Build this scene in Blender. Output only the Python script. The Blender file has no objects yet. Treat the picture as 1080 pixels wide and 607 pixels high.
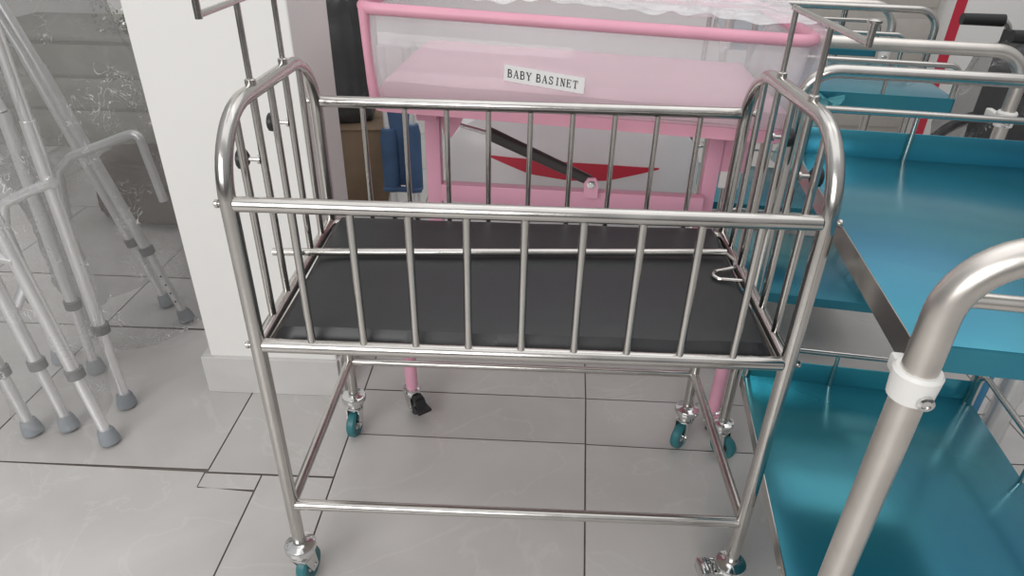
import bpy, bmesh, math, random
from mathutils import Vector, Matrix, noise
random.seed(7)
PI = math.pi
S = bpy.context.scene
COL = S.collection

# ------------------------------------------------------------------ camera
cd = bpy.data.cameras.new('camera')
cam = bpy.data.objects.new('camera', cd)
COL.objects.link(cam)
cd.sensor_width = 36.0
cd.lens = 704.25 * 36.0 / 1080.0
cd.clip_start = 0.02
cam.matrix_world = Matrix(((0.99923965, -0.03422991, 0.01866661, 0.43223664),
                           (0.0334446, 0.50644557, -0.86162309, -0.88016195),
                           (0.02003966, 0.86159224, 0.5072053, 1.24247296),
                           (0, 0, 0, 1)))
S.camera = cam

# ------------------------------------------------------------------ light and exposure
S.view_settings.view_transform = 'Standard'
S.view_settings.look = 'None'
S.view_settings.exposure = 0.0
S.view_settings.gamma = 1.0
S.view_settings.use_curve_mapping = False
W = bpy.data.worlds.new('shop_daylight')
S.world = W
W.use_nodes = True
wn, wl = W.node_tree.nodes, W.node_tree.links
wn.clear()
wo = wn.new('ShaderNodeOutputWorld')
bg = wn.new('ShaderNodeBackground')
tc = wn.new('ShaderNodeTexCoord')
sep = wn.new('ShaderNodeSeparateXYZ')
mr = wn.new('ShaderNodeMapRange')
rp = wn.new('ShaderNodeValToRGB')
wl.new(tc.outputs['Generated'], sep.inputs[0])
wl.new(sep.outputs['Z'], mr.inputs['Value'])
mr.inputs['From Min'].default_value = -1
mr.inputs['From Max'].default_value = 1
wl.new(mr.outputs[0], rp.inputs[0])
e = rp.color_ramp.elements
e[0].position = 0.0; e[0].color = (.07, .07, .07, 1)
e[1].position = 1.0; e[1].color = (.80, .80, .81, 1)
for pos, c in ((.49, (.13, .13, .13, 1)), (.53, (.34, .34, .345, 1)), (.70, (.52, .52, .53, 1))):
    n = e.new(pos); n.color = c
wl.new(rp.outputs[0], bg.inputs['Color'])
bg.inputs['Strength'].default_value = 0.80
wl.new(bg.outputs[0], wo.inputs[0])

def area_light(name, loc, target, size, size_y, power, color=(1, 1, 1)):
    d = bpy.data.lights.new(name, 'AREA')
    d.shape = 'RECTANGLE'; d.size = size; d.size_y = size_y; d.energy = power; d.color = color
    o = bpy.data.objects.new(name, d); COL.objects.link(o)
    o.location = loc
    o.rotation_euler = (Vector(target) - Vector(loc)).to_track_quat('-Z', 'Y').to_euler()
    return o
area_light('shopfront_daylight', (-1.2, -3.4, 2.3), (.3, .8, .5), 3.2, 2.0, 108, (1, .99, .975))
area_light('ceiling_light', (.7, .0, 3.0), (.7, .4, 0), 3.2, 2.2, 16, (1, 1, 1))
area_light('ceiling_light_back', (.9, 1.9, 3.2), (.9, 2.0, 0), 4.0, 2.6, 22, (1, 1, 1))

# ------------------------------------------------------------------ materials
MATS = {}
def mat(name, color, rough=.5, metal=0., noise_amt=0., noise_scale=8., bump=0., bump_scale=40., coat=0., spec=None, color2=None, rough2=None):
    m = bpy.data.materials.new(name); m.use_nodes = True
    nt = m.node_tree; N, L = nt.nodes, nt.links
    b = N['Principled BSDF']
    b.inputs['Base Color'].default_value = (*color, 1)
    b.inputs['Roughness'].default_value = rough
    b.inputs['Metallic'].default_value = metal
    b.inputs['Coat Weight'].default_value = coat
    if spec is not None: b.inputs['Specular IOR Level'].default_value = spec
    if noise_amt or bump or color2 or rough2 is not None:
        t = N.new('ShaderNodeTexCoord')
    if noise_amt or color2 or rough2 is not None:
        nz = N.new('ShaderNodeTexNoise'); nz.inputs['Scale'].default_value = noise_scale
        nz.inputs['Detail'].default_value = 5
        L.new(t.outputs['Object'], nz.inputs['Vector'])
        r = N.new('ShaderNodeValToRGB')
        c2 = color2 or tuple(max(0, c * (1 - noise_amt)) for c in color)
        r.color_ramp.elements[0].position = .35; r.color_ramp.elements[0].color = (*c2, 1)
        r.color_ramp.elements[1].position = .65; r.color_ramp.elements[1].color = (*color, 1)
        L.new(nz.outputs['Fac'], r.inputs[0])
        L.new(r.outputs[0], b.inputs['Base Color'])
        if rough2 is not None:
            q = N.new('ShaderNodeMapRange')
            q.inputs['From Min'].default_value = .35; q.inputs['From Max'].default_value = .65
            q.inputs['To Min'].default_value = rough; q.inputs['To Max'].default_value = rough2
            L.new(nz.outputs['Fac'], q.inputs['Value']); L.new(q.outputs[0], b.inputs['Roughness'])
    if bump:
        n2 = N.new('ShaderNodeTexNoise'); n2.inputs['Scale'].default_value = bump_scale
        n2.inputs['Detail'].default_value = 4
        L.new(t.outputs['Object'], n2.inputs['Vector'])
        bp = N.new('ShaderNodeBump'); bp.inputs['Strength'].default_value = bump
        bp.inputs['Distance'].default_value = .01
        L.new(n2.outputs['Fac'], bp.inputs['Height']); L.new(bp.outputs[0], b.inputs['Normal'])
    MATS[name] = m
    return m

def film(name, color, base=.16, edge=.5, rough=.18, bump=.5, scale=22., glint=.0):
    """thin clear plastic: mostly see-through, whiter where it is seen edge-on, with crease glints painted in"""
    m = bpy.data.materials.new(name); m.use_nodes = True
    nt = m.node_tree; N, L = nt.nodes, nt.links
    b = N['Principled BSDF']; out = N['Material Output']
    b.inputs['Base Color'].default_value = (*color, 1)
    b.inputs['Roughness'].default_value = rough
    b.inputs['Specular IOR Level'].default_value = .8
    tr = N.new('ShaderNodeBsdfTransparent')
    mx = N.new('ShaderNodeMixShader')
    lw = N.new('ShaderNodeLayerWeight'); lw.inputs['Blend'].default_value = .35
    t = N.new('ShaderNodeTexCoord')
    nz = N.new('ShaderNodeTexNoise'); nz.inputs['Scale'].default_value = scale; nz.inputs['Detail'].default_value = 6
    nz.inputs['Distortion'].default_value = 1.2
    L.new(t.outputs['Object'], nz.inputs['Vector'])
    bp = N.new('ShaderNodeBump'); bp.inputs['Strength'].default_value = bump; bp.inputs['Distance'].default_value = .02
    L.new(nz.outputs['Fac'], bp.inputs['Height'])
    L.new(bp.outputs[0], b.inputs['Normal'])
    L.new(bp.outputs[0], lw.inputs['Normal'])
    q = N.new('ShaderNodeMapRange')
    q.inputs['To Min'].default_value = base; q.inputs['To Max'].default_value = edge
    L.new(lw.outputs['Facing'], q.inputs['Value'])
    fac = q.outputs[0]
    if glint:
        # painted glints of creases: thin white lines, gathered in patches
        n3 = N.new('ShaderNodeTexNoise'); n3.inputs['Scale'].default_value = scale * 1.6; n3.inputs['Detail'].default_value = 2
        n3.inputs['Distortion'].default_value = 3.0
        L.new(t.outputs['Object'], n3.inputs['Vector'])
        d3 = N.new('ShaderNodeMath'); d3.operation = 'SUBTRACT'; d3.inputs[1].default_value = .5; L.new(n3.outputs['Fac'], d3.inputs[0])
        a3 = N.new('ShaderNodeMath'); a3.operation = 'ABSOLUTE'; L.new(d3.outputs[0], a3.inputs[0])
        r3 = N.new('ShaderNodeMapRange'); r3.inputs['From Min'].default_value = .0; r3.inputs['From Max'].default_value = .015
        r3.inputs['To Min'].default_value = glint; r3.inputs['To Max'].default_value = 0
        L.new(a3.outputs[0], r3.inputs['Value'])
        n4 = N.new('ShaderNodeTexNoise'); n4.inputs['Scale'].default_value = scale * .9; n4.inputs['Detail'].default_value = 1
        L.new(t.outputs['Object'], n4.inputs['Vector'])
        r4 = N.new('ShaderNodeMapRange'); r4.inputs['From Min'].default_value = .52; r4.inputs['From Max'].default_value = .62
        L.new(n4.outputs['Fac'], r4.inputs['Value'])
        r = N.new('ShaderNodeMath'); r.operation = 'MULTIPLY'
        L.new(r3.outputs[0], r.inputs[0]); L.new(r4.outputs[0], r.inputs[1])
        a = N.new('ShaderNodeMath'); a.operation = 'ADD'; a.use_clamp = True
        L.new(fac, a.inputs[0]); L.new(r.outputs[0], a.inputs[1]); fac = a.outputs[0]
    if glint:
        cm = N.new('ShaderNodeMixRGB'); cm.inputs['Color1'].default_value = (*color, 1); cm.inputs['Color2'].default_value = (.95, .95, .95, 1)
        cs = N.new('ShaderNodeMath'); cs.operation = 'DIVIDE'; cs.use_clamp = True; cs.inputs[1].default_value = glint
        L.new(r.outputs[0], cs.inputs[0]); L.new(cs.outputs[0], cm.inputs['Fac']); L.new(cm.outputs[0], b.inputs['Base Color'])
    L.new(fac, mx.inputs[0]); L.new(tr.outputs[0], mx.inputs[1]); L.new(b.outputs[0], mx.inputs[2])
    L.new(mx.outputs[0], out.inputs['Surface'])
    MATS[name] = m
    return m

STEEL = mat('polished_steel', (.60, .58, .55), .16, 1., noise_amt=.10, noise_scale=14, rough2=.24)
SATIN = mat('satin_steel', (.76, .72, .67), .34, 1., noise_amt=.10, noise_scale=18)
CHROME = mat('chrome', (.72, .72, .71), .12, 1.)
ALU = mat('aluminium', (.88, .88, .88), .34, .75, noise_amt=.05)
VINYL = mat('black_vinyl', (.022, .023, .025), .42, 0, bump=.04, bump_scale=160)
BLACK = mat('black_plastic', (.018, .018, .019), .42)
RUBBER = mat('grey_rubber', (.27, .29, .31), .6)
GREYPL = mat('grey_collar', (.22, .22, .22), .5)
TEALW = mat('teal_wheel', (.03, .17, .19), .4)
DARKW = mat('dark_wheel', (.03, .035, .045), .45)
WHITEPL = mat('white_plastic', (.80, .79, .76), .38)
PINK = mat('pink_paint', (.80, .40, .53), .32, noise_amt=.05)
PINKF = mat('pink_fabric', (.82, .52, .61), .65, noise_amt=.06, noise_scale=5, bump=.15, bump_scale=25)
PINKR = mat('pink_rim', (.83, .40, .51), .42, noise_amt=.06, noise_scale=12)
TEAL = mat('teal_film', (.042, .30, .36), .24, .62, color2=(.022, .20, .32), noise_scale=2.4, bump=.10, bump_scale=6, rough2=.18)  # bluer noise patches in the colour stand in for navy reflections
b_ = TEAL.node_tree.nodes['Principled BSDF']
b_.inputs['Coat Weight'].default_value = .35; b_.inputs['Coat IOR'].default_value = 1.5; b_.inputs['Coat Roughness'].default_value = .26
TEALE = mat('teal_edge', (.05, .38, .44), .3, .1, noise_amt=.1)
WALLP = mat('wall_paint', (.79, .78, .76), .75, noise_amt=.02, noise_scale=2, bump=.03, bump_scale=60)
PILLP = mat('pillar_paint', (.80, .79, .765), .62, noise_amt=.025, noise_scale=3, bump=.04, bump_scale=12)
SKIRT = mat('skirting_tile', (.60, .59, .575), .3, noise_amt=.12, noise_scale=6)
LABELW = mat('label_paper', (.92, .91, .90), .55)
INK = mat('ink', (.05, .05, .055), .6)
RED = mat('red_stripe', (.55, .03, .06), .35)
MACHW = mat('white_casing', (.78, .79, .79), .28, noise_amt=.03)
CARD = mat('cardboard', (.20, .135, .085), .8, noise_amt=.3, noise_scale=4)
BLUE = mat('blue_canvas', (.055, .11, .22), .7, noise_amt=.25, noise_scale=9)
CREAM = mat('cream_laminate', (.36, .35, .31), .5, noise_amt=.05)
GREEN = mat('green_card', (.22, .33, .10), .6, noise_amt=.1)
BLACKBAG = mat('dark_bag', (.06, .06, .062), .35, noise_amt=.35, noise_scale=6, bump=.5, bump_scale=14)
BEIGE = mat('beige_board', (.50, .47, .43), .6, noise_amt=.10)
DKCAN = mat('black_canvas', (.03, .03, .033), .6, noise_amt=.3)
GASK = mat('black_strut', (.045, .043, .04), .35)
BLUEP = mat('blue_plastic', (.04, .20, .36), .4)
FILM = film('clear_wrap', (.45, .45, .44), base=.10, edge=.38, rough=.14, bump=.6, scale=9, glint=.7)
FILMD = film('dull_wrap', (.30, .30, .29), base=.28, edge=.55, rough=.17, bump=.6, scale=8, glint=.65)
FILMW = film('milky_wrap', (.86, .85, .86), base=.35, edge=.75, rough=.2, bump=.5, scale=16, glint=.2)
FILML = film('clear_tub_plastic', (.92, .91, .92), base=.22, edge=.36, rough=.08, bump=.05, scale=6)
FILMG = film('grey_wrap', (.12, .12, .125), base=.30, edge=.5, rough=.2, bump=.5, scale=12, glint=.25)
FILMT = film('loose_teal_film', (.10, .45, .50), base=.55, edge=.8, rough=.2, bump=.4, scale=20)

# tile material: stone veins, each tile its own shade from a face attribute
def tile_material():
    m = bpy.data.materials.new('stone_tile'); m.use_nodes = True
    N, L = m.node_tree.nodes, m.node_tree.links
    b = N['Principled BSDF']
    t = N.new('ShaderNodeTexCoord')
    at = N.new('ShaderNodeAttribute'); at.attribute_name = 'tile'
    mp = N.new('ShaderNodeMapping'); mp.inputs['Scale'].default_value = (1, 1, 1)
    ad = N.new('ShaderNodeVectorMath'); ad.operation = 'MULTIPLY_ADD'
    L.new(at.outputs['Color'], ad.inputs[0]); ad.inputs[1].default_value = (5, 5, 5)
    L.new(t.outputs['Object'], ad.inputs[2])
    n1 = N.new('ShaderNodeTexNoise'); n1.inputs['Scale'].default_value = 3.0; n1.inputs['Detail'].default_value = 8; n1.inputs['Distortion'].default_value = .6
    L.new(ad.outputs[0], n1.inputs['Vector'])
    r1 = N.new('ShaderNodeValToRGB')
    r1.color_ramp.elements[0].position = .3; r1.color_ramp.elements[0].color = (.49, .470, .450, 1)
    r1.color_ramp.elements[1].position = .7; r1.color_ramp.elements[1].color = (.58, .562, .545, 1)
    L.new(n1.outputs['Fac'], r1.inputs[0])
    n2 = N.new('ShaderNodeTexNoise'); n2.inputs['Scale'].default_value = 1.9; n2.inputs['Detail'].default_value = 7; n2.inputs['Distortion'].default_value = 1.6
    L.new(ad.outputs[0], n2.inputs['Vector'])
    r2 = N.new('ShaderNodeValToRGB')
    for k, (pos, v) in enumerate(((.488, 0), (.5, .22), (.512, 0))):
        el = r2.color_ramp.elements[k] if k < 2 else r2.color_ramp.elements.new(pos)
        el.position = pos; el.color = (v, v, v, 1)
    L.new(n2.outputs['Fac'], r2.inputs[0])
    mx = N.new('ShaderNodeMixRGB'); mx.inputs['Color2'].default_value = (.70, .69, .67, 1)
    L.new(r2.outputs[0], mx.inputs['Fac']); L.new(r1.outputs[0], mx.inputs['Color1'])
    hs = N.new('ShaderNodeHueSaturation')
    s2 = N.new('ShaderNodeSeparateColor'); L.new(at.outputs['Color'], s2.inputs[0])
    mr = N.new('ShaderNodeMapRange'); mr.inputs['To Min'].default_value = .9; mr.inputs['To Max'].default_value = 1.08
    L.new(s2.outputs[0], mr.inputs['Value']); L.new(mr.outputs[0], hs.inputs['Value'])
    L.new(mx.outputs[0], hs.inputs['Color']); L.new(hs.outputs[0], b.inputs['Base Color'])
    b.inputs['Roughness'].default_value = .24
    b.inputs['Specular IOR Level'].default_value = .45
    return m
TILE = tile_material()
GROUT = mat('grout', (.17, .145, .125), .9, noise_amt=.25, noise_scale=30)

# ------------------------------------------------------------------ mesh helpers
def fillet(pts, r, n=8, closed=False):
    pts = [Vector(p) for p in pts]
    out = []
    N = len(pts)
    for i, p in enumerate(pts):
        if not closed and i in (0, N - 1):
            out.append(p); continue
        a, b = pts[i - 1], pts[(i + 1) % N]
        da, db = (a - p), (b - p)
        la, lb = da.length, db.length
        da.normalize(); db.normalize()
        ang = da.angle(db)
        if ang > PI - .02: out.append(p); continue
        rr = r[i] if isinstance(r, (list, tuple)) else r
        t = min(rr / math.tan(ang / 2), la * .49, lb * .49)
        rr = t * math.tan(ang / 2)
        c = p + (da + db).normalized() * (rr / math.sin(ang / 2))
        s, e2 = p + da * t - c, p + db * t - c
        tot = s.angle(e2)
        ax = s.cross(e2).normalized()
        for k in range(n + 1):
            out.append(c + Matrix.Rotation(tot * k / n, 3, ax) @ s)
    return out

def sweep(bm, pts, r, seg=14, closed=False, cap=True):
    pts = [Vector(p) for p in pts]
    n = len(pts)
    rs = r if isinstance(r, (list, tuple)) else [r] * n
    tans = []
    for i in range(n):
        if closed: d = pts[(i + 1) % n] - pts[i - 1]
        elif i == 0: d = pts[1] - pts[0]
        elif i == n - 1: d = pts[-1] - pts[-2]
        else: d = (pts[i + 1] - pts[i]).normalized() + (pts[i] - pts[i - 1]).normalized()
        tans.append(d.normalized())
    up = Vector((0, 0, 1)) if abs(tans[0].z) < .9 else Vector((1, 0, 0))
    nrm = (up - tans[0] * up.dot(tans[0])).normalized()
    rings = []
    for i in range(n):
        if i:
            ax = tans[i - 1].cross(tans[i])
            if ax.length > 1e-7:
                nrm = Matrix.Rotation(tans[i - 1].angle(tans[i]), 3, ax.normalized()) @ nrm
            nrm = (nrm - tans[i] * nrm.dot(tans[i])).normalized()
        bi = tans[i].cross(nrm)
        rings.append([bm.verts.new(pts[i] + (nrm * math.cos(2 * PI * k / seg) + bi * math.sin(2 * PI * k / seg)) * rs[i]) for k in range(seg)])
    m = n if closed else n - 1
    for i in range(m):
        a, b = rings[i], rings[(i + 1) % n]
        for k in range(seg):
            bm.faces.new((a[k], a[(k + 1) % seg], b[(k + 1) % seg], b[k]))
    if cap and not closed:
        bm.faces.new(rings[0][::-1]); bm.faces.new(rings[-1])

def lathe(bm, prof, M=None, seg=24):
    """profile of (radius, z) turned round z, capped at both ends"""
    M = M or Matrix()
    rings = [[bm.verts.new(M @ Vector((r * math.cos(2 * PI * k / seg), r * math.sin(2 * PI * k / seg), z))) for k in range(seg)] for r, z in prof]
    for a, b in zip(rings, rings[1:]):
        for k in range(seg):
            bm.faces.new((a[k], a[(k + 1) % seg], b[(k + 1) % seg], b[k]))
    bm.faces.new(rings[0][::-1]); bm.faces.new(rings[-1])

def box(bm, lo, hi, bev=0., M=None, seg=2):
    g = bmesh.ops.create_cube(bm, size=1.)
    vs = g['verts']
    lo, hi = Vector(lo), Vector(hi)
    for v in vs:
        v.co = Vector([lo[k] + (v.co[k] + .5) * (hi[k] - lo[k]) for k in range(3)])
    if bev:
        es = list({e2 for v in vs for e2 in v.link_edges})
        r = bmesh.ops.bevel(bm, geom=es, offset=bev, segments=seg, profile=.5, affect='EDGES')
        vs = list({v for f in r['faces'] for v in f.verts} | {v for v in vs if v.is_valid})
    if M:
        for v in vs: v.co = M @ v.co
    return vs

def prism(bm, poly, depth_vec):
    """polygon (3-D points, in one plane) pushed along depth_vec"""
    a = [bm.verts.new(Vector(p)) for p in poly]
    b = [bm.verts.new(Vector(p) + Vector(depth_vec)) for p in poly]
    n = len(a)
    bm.faces.new(a); bm.faces.new(b[::-1])
    for i in range(n):
        bm.faces.new((a[i], b[i], b[(i + 1) % n], a[(i + 1) % n]))

def mesh(name, build, m, parent=None, smooth=True, loc=None, rotz=None):
    bm = bmesh.new()
    build(bm)
    bmesh.ops.recalc_face_normals(bm, faces=bm.faces)
    me = bpy.data.meshes.new(name)
    bm.to_mesh(me); bm.free()
    me.materials.append(m)
    if smooth:
        me.shade_smooth()
        try: me.set_sharp_from_angle(angle=math.radians(38))
        except Exception: pass
    o = bpy.data.objects.new(name, me)
    COL.objects.link(o)
    if parent is not None: o.parent = parent
    if loc is not None: o.location = loc
    if rotz is not None: o.rotation_euler = (0, 0, rotz)
    return o

def tube(name, pts, r, m, parent=None, rad=0, seg=14, closed=False, n=8):
    p = fillet(pts, rad, n, closed) if rad else pts
    return mesh(name, lambda bm: sweep(bm, p, r, seg, closed), m, parent)

def thing(name, label, cat, loc=(0, 0, 0), rotz=0., group=None):
    o = bpy.data.objects.new(name, None)
    o.empty_display_size = .05
    COL.objects.link(o)
    o.location = loc; o.rotation_euler = (0, 0, rotz)
    return tag(o, label, cat, group)

def tag(o, label, cat, group=None):
    o['label'] = label; o['category'] = cat
    if group: o['group'] = group
    return o

def struct(name, build, m, smooth=False):
    o = mesh(name, build, m, None, smooth)
    o['kind'] = 'structure'
    return o

# ------------------------------------------------------------------ setting: floor, wall, pillar
def build_floor(bm):
    lay = bm.loops.layers.float_color.new('tile')
    def quad(p, col):
        f = bm.faces.new([bm.verts.new((x, y, 0)) for x, y in p])
        for l in f.loops: l[lay] = (*col, 1)
    g = .002
    def rect(x0, y0, x1, y1, col=None):
        col = col or [random.random() for _ in range(3)]
        quad([(x0 + g, y0 + g), (x1 - g, y0 + g), (x1 - g, y1 - g), (x0 + g, y1 - g)], col)
    # left of the crib
    c = [.75, .3, .6]
    quad([(-.94 + g, -.33), (-.34, -.33), (-.34, .238), (-.34 - g, .284), (-.94 + g, .292)], c)
    quad([(-.34, -.33), (-.198 - g, -.33), (-.198 - g, .228), (-.34, .238)], c)
    rect(-.34, .233, -.198, .283, [.55, .9, .2])
    rect(-.94, .293, -.335, .893, [.35, .1, .7])
    rect(-1.54, .298, -.94, .898); rect(-1.54, -.33, -.94, .295); rect(-.335, .285, -.02, .885, [.45, .5, .1])
    rect(-.198, -.33, -.02, .283, [.5, .2, .9])
    # under the crib; the long joint runs a little askew
    jx = lambda y: .578 + .066 * y
    c = [.95, .6, .3]
    quad([(-.02 + g, -.2), (jx(-.2) - g, -.2), (jx(.435) - g, .433), (-.02 + g, .438)], c)
    quad([(jx(-.2) + g, -.2), (1.2, -.2), (1.2 - g, .418), (jx(.435) + g, .431)], [.85, .1, .8])
    quad([(-.02 + g, .441), (jx(.435) - g, .436), (jx(.62) - g, .618), (-.02 + g, .622)], [.2, .8, .4])
    quad([(jx(.435) + g, .434), (1.2 - g, .421), (1.2 - g, .612), (jx(.62) + g, .617)], [.25, .3, .5])
    quad([(-.02 + g, .626), (jx(.62) - g, .621), (.645, 1.22), (-.02 + g, 1.22)], [.3, .4, .2])
    quad([(jx(.62) + g, .620), (1.2 - g, .615), (1.2 - g, 1.22), (.649, 1.22)], [.4, .7, .9])
    # the rest of the shop
    y = -3.33
    def row(y0, y1, x_from, x_to):
        x = x_from
        while x < x_to - .01:
            rect(x, y0, min(x + .6, x_to), y1); x += .6
    for k in range(5): row(-3.33 + .6 * k, -3.33 + .6 * (k + 1), -4.54, 5.4)
    row(-.33, .298, -4.54, -1.54); row(.298, .898, -4.54, -1.54)
    row(-.2, .42, 1.2, 5.4); row(.42, .614, 1.2, 5.4); row(.614, 1.22, 1.2, 5.4)
    rect(-.02, -.33, .565, -.2); rect(.565, -.33, 1.2, -.2); row(-.33, -.2, 1.2, 5.4)
    row(.898, 1.22, -4.54, -.34); rect(-.335, .888, -.02, 1.22)
    for k in range(4): row(1.222 + .6 * k, 1.222 + .6 * (k + 1), -4.54 + .3 * (k % 2), 5.4)
struct('floor', build_floor, TILE)
struct('floor_grout', lambda bm: box(bm, (-4.6, -3.4, -.06), (5.5, 3.75, -.0025)), GROUT)
struct('wall_back', lambda bm: box(bm, (-4.6, 3.62, 0), (5.5, 3.75, 2.9)), WALLP)

def build_pillar(bm):
    box(bm, (-.435, .6, 0), (-.082, .887, 2.9), .004)
struct('wall_pillar', build_pillar, PILLP)
def build_skirt(bm):
    box(bm, (-.459, .588, 0), (-.078, .6, .122), .002)
    box(bm, (-.0825, .6005, 0), (-.070, .899, .122), .002)
    box(bm, (-.459, .6, 0), (-.4345, .899, .122), .002)
struct('baseboard_pillar', build_skirt, SKIRT)

# ------------------------------------------------------------------ casters (a part with its own wheel, used on every trolley)
def caster(parent, x, y, top, ang=0., pedal=False, wheel_m=TEALW, wr=.032, cup=CHROME, name='caster', tread=.022, k=1.0, high=False, hub=None):
    """swivel caster whose stem meets the leg at height top and whose wheel stands on the floor"""
    R = Matrix.Translation((x, y, 0)) @ Matrix.Rotation(ang, 4, 'Z')
    off = -.014
    wz = wr
    fz = wz * 2 + .006
    def body(bm):
        lathe(bm, [(.008 * k, top + .004), (.0135 * k, top), (.0165 * k, top - .002), (.0265 * k, top - .004), (.0285 * k, top - .008), (.0285 * k, top - .015), (.0235 * k, top - .018), (.0235 * k, top - .022), (.017 * k, top - .025), (.017 * k, fz + .004), (.019 * k, fz)], R)
        for s in (-1, 1):
            poly = [R @ Vector(v) for v in ((-.019, s * (tread / 2 + .0035), fz + .004), (.019, s * (tread / 2 + .0035), fz + .004), (off + .011, s * (tread / 2 + .0035), wz - .008), (off - .011, s * (tread / 2 + .0035), wz - .008))]
            prism(bm, poly, R.to_3x3() @ Vector((0, s * .0025, 0)))
        box(bm, (-.020, -tread / 2 - .006, fz + .001), (.020, tread / 2 + .006, fz + .006), .001, R)
        Ry = R @ Matrix.Translation((off, 0, wz)) @ Matrix.Rotation(PI / 2, 4, 'X')
        lathe(bm, [(.005, -tread / 2 - .008), (.005, tread / 2 + .008)], Ry, 12)
    c = mesh(name, body, cup, parent)
    Rw = R @ Matrix.Translation((off, 0, wz)) @ Matrix.Rotation(PI / 2, 4, 'X')
    h = tread / 2
    mesh('wheel', lambda bm: lathe(bm, [(wr * .55, -h * .8), (wr * .62, -h), (wr * .9, -h), (wr, -h * .6), (wr, h * .6), (wr * .9, h), (wr * .62, h), (wr * .55, h * .8)], Rw, 32), wheel_m, c)
    mesh('wheel_hub', lambda bm: lathe(bm, [(wr * .3, -h * .95), (wr * .54, -h * .7), (wr * .54, h * .7), (wr * .3, h * .95)], Rw, 24), hub or (cup if wheel_m is TEALW else GREYPL), c)
    if pedal:
        def pd(bm):
            poly = [(-.060, -.015, .034), (-.038, -.016, .060), (-.012, -.016, .064), (-.012, -.016, .054), (-.034, -.016, .050), (-.054, -.015, .026)]
            prism(bm, [R @ Vector(v) for v in poly], R.to_3x3() @ Vector((0, .028, 0)))
            box(bm, (-.070, -.020, .034), (-.036, .020, .043), .002, R)
            box(bm, (-.040, -.012, .058), (-.026, .012, .070), .002, R)
        def pd_high(bm):
            for s_ in (-.020, .014): box(bm, (-.062, s_, top - .030), (-.016, s_ + .006, top - .012), .001, R)
            box(bm, (-.064, -.020, top - .016), (-.044, .020, top - .010), .001, R)
            box(bm, (-.064, -.020, top - .034), (-.058, .020, top - .012), .001, R)
            box(bm, (-.040, -.014, top - .034), (-.030, .014, top - .024), .001, R)
        mesh('brake_pedal', pd_high if high else pd, pedal if not isinstance(pedal, bool) else cup, c)
    return c

# ------------------------------------------------------------------ the stainless steel crib
CL, CW = .86, .455
ZF, ZB, ZM, ZL, ZA = .849, .877, .600, .227, .972
crib = thing('baby_crib', 'stainless steel baby crib on casters with barred sides and black mattress', 'crib')
for sx, X in ((-1, 0.), (1, CL)):
    arch = fillet([(X, 0, .118), (X, 0, ZA), (X, CW, ZA), (X, CW, .118)], .118, 12)
    ef = mesh('end_frame', lambda bm: sweep(bm, arch, .0123, 18), STEEL, crib)
    for y, z in ((0, ZF), (0, ZM), (CW, ZB)):
        Mb = Matrix.Translation((X + sx * .0115, y, z)) @ Matrix.Rotation(sx * PI / 2, 4, 'Y')
        mesh('bolt', lambda bm: lathe(bm, [(.0045, 0), (.0045, .003), (.0065, .003), (.0065, .007), (.004, .009)], Mb, 12), STEEL, ef)
    tube('end_rail', [(X, 0, ZM), (X, CW, ZM + .012)], .0115, STEEL, crib)
    tube('shelf_rail', [(X, 0, ZL), (X, CW, ZL)], .0105, STEEL, crib)
    for k in range(1, 6):
        y = CW * k / 6
        dz = 0
        if y < .118: dz = .118 - math.sqrt(max(0, .118 ** 2 - (.118 - y) ** 2))
        if y > CW - .118: dz = .118 - math.sqrt(max(0, .118 ** 2 - (y - CW + .118) ** 2))
        tube('end_bar', [(X, y, ZM + .004), (X, y, ZA - dz - .006)], .0062, STEEL, crib, seg=12)
    # net rod: two uprights sliding in bars two and four, a long crossbar with a peg
    y2, y4 = CW * 2 / 6, CW * 4 / 6
    zc = 1.104 if sx < 0 else 1.092
    def rod(bm):
        sweep(bm, [(X, y2, ZA), (X, y2, zc)], .0048, 12)
        sweep(bm, [(X, y4, ZA), (X, y4, zc + .004)], .0048, 12)
        sweep(bm, [(X, y4 + .012, zc), (X, .026, zc - .003)], .0048, 12)
        sweep(bm, [(X, .026, zc - .008), (X, .026, zc + .022)], .0048, 12)
        lathe(bm, [(.004, 0), (.009, .001), (.009, .004), (.004, .006)], Matrix.Translation((X, .026, zc + .020)), 14)
        for yy in (y2, y4):
            lathe(bm, [(.0065, 0), (.0085, .002), (.0085, .010), (.0055, .012)], Matrix.Translation((X, yy, ZA + .008)), 14)
    mesh('canopy_rod', rod, STEEL, crib)
    for yy, z in ((y2, .862), (y4, .878)):
        Mk = Matrix.Translation((X + sx * .005, yy, z)) @ Matrix.Rotation(sx * PI / 2, 4, 'Y')
        kn = mesh('clamp_knob', lambda bm: lathe(bm, [(.008, .020), (.012, .022), (.0165, .026), (.0175, .031), (.0165, .036), (.010, .039), (.004, .040)], Mk, 10), BLACK, crib)
        mesh('screw', lambda bm: lathe(bm, [(.0075, 0), (.0075, .004), (.0036, .005), (.0036, .024)], Mk, 12), STEEL, kn)
for y, z, nm in ((0, ZF, 'front_rail'), (CW, ZB, 'rear_rail')):
    tube(nm, [(.010, y, z), (CL - .010, y, z)], .0115, STEEL, crib, seg=18)
tube('mattress_rail', [(.010, 0, ZM), (CL - .010, 0, ZM)], .0118, STEEL, crib, seg=18)
tube('mattress_rail', [(.010, CW, ZM + .008), (CL - .010, CW, ZM + .008)], .0105, STEEL, crib, seg=18)
tube('shelf_rail', [(.008, 0, ZL), (CL - .008, 0, ZL)], .0105, STEEL, crib, seg=18)
tube('shelf_rail', [(.008, CW, ZL), (CL - .008, CW, ZL)], .0085, STEEL, crib, seg=16)
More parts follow.
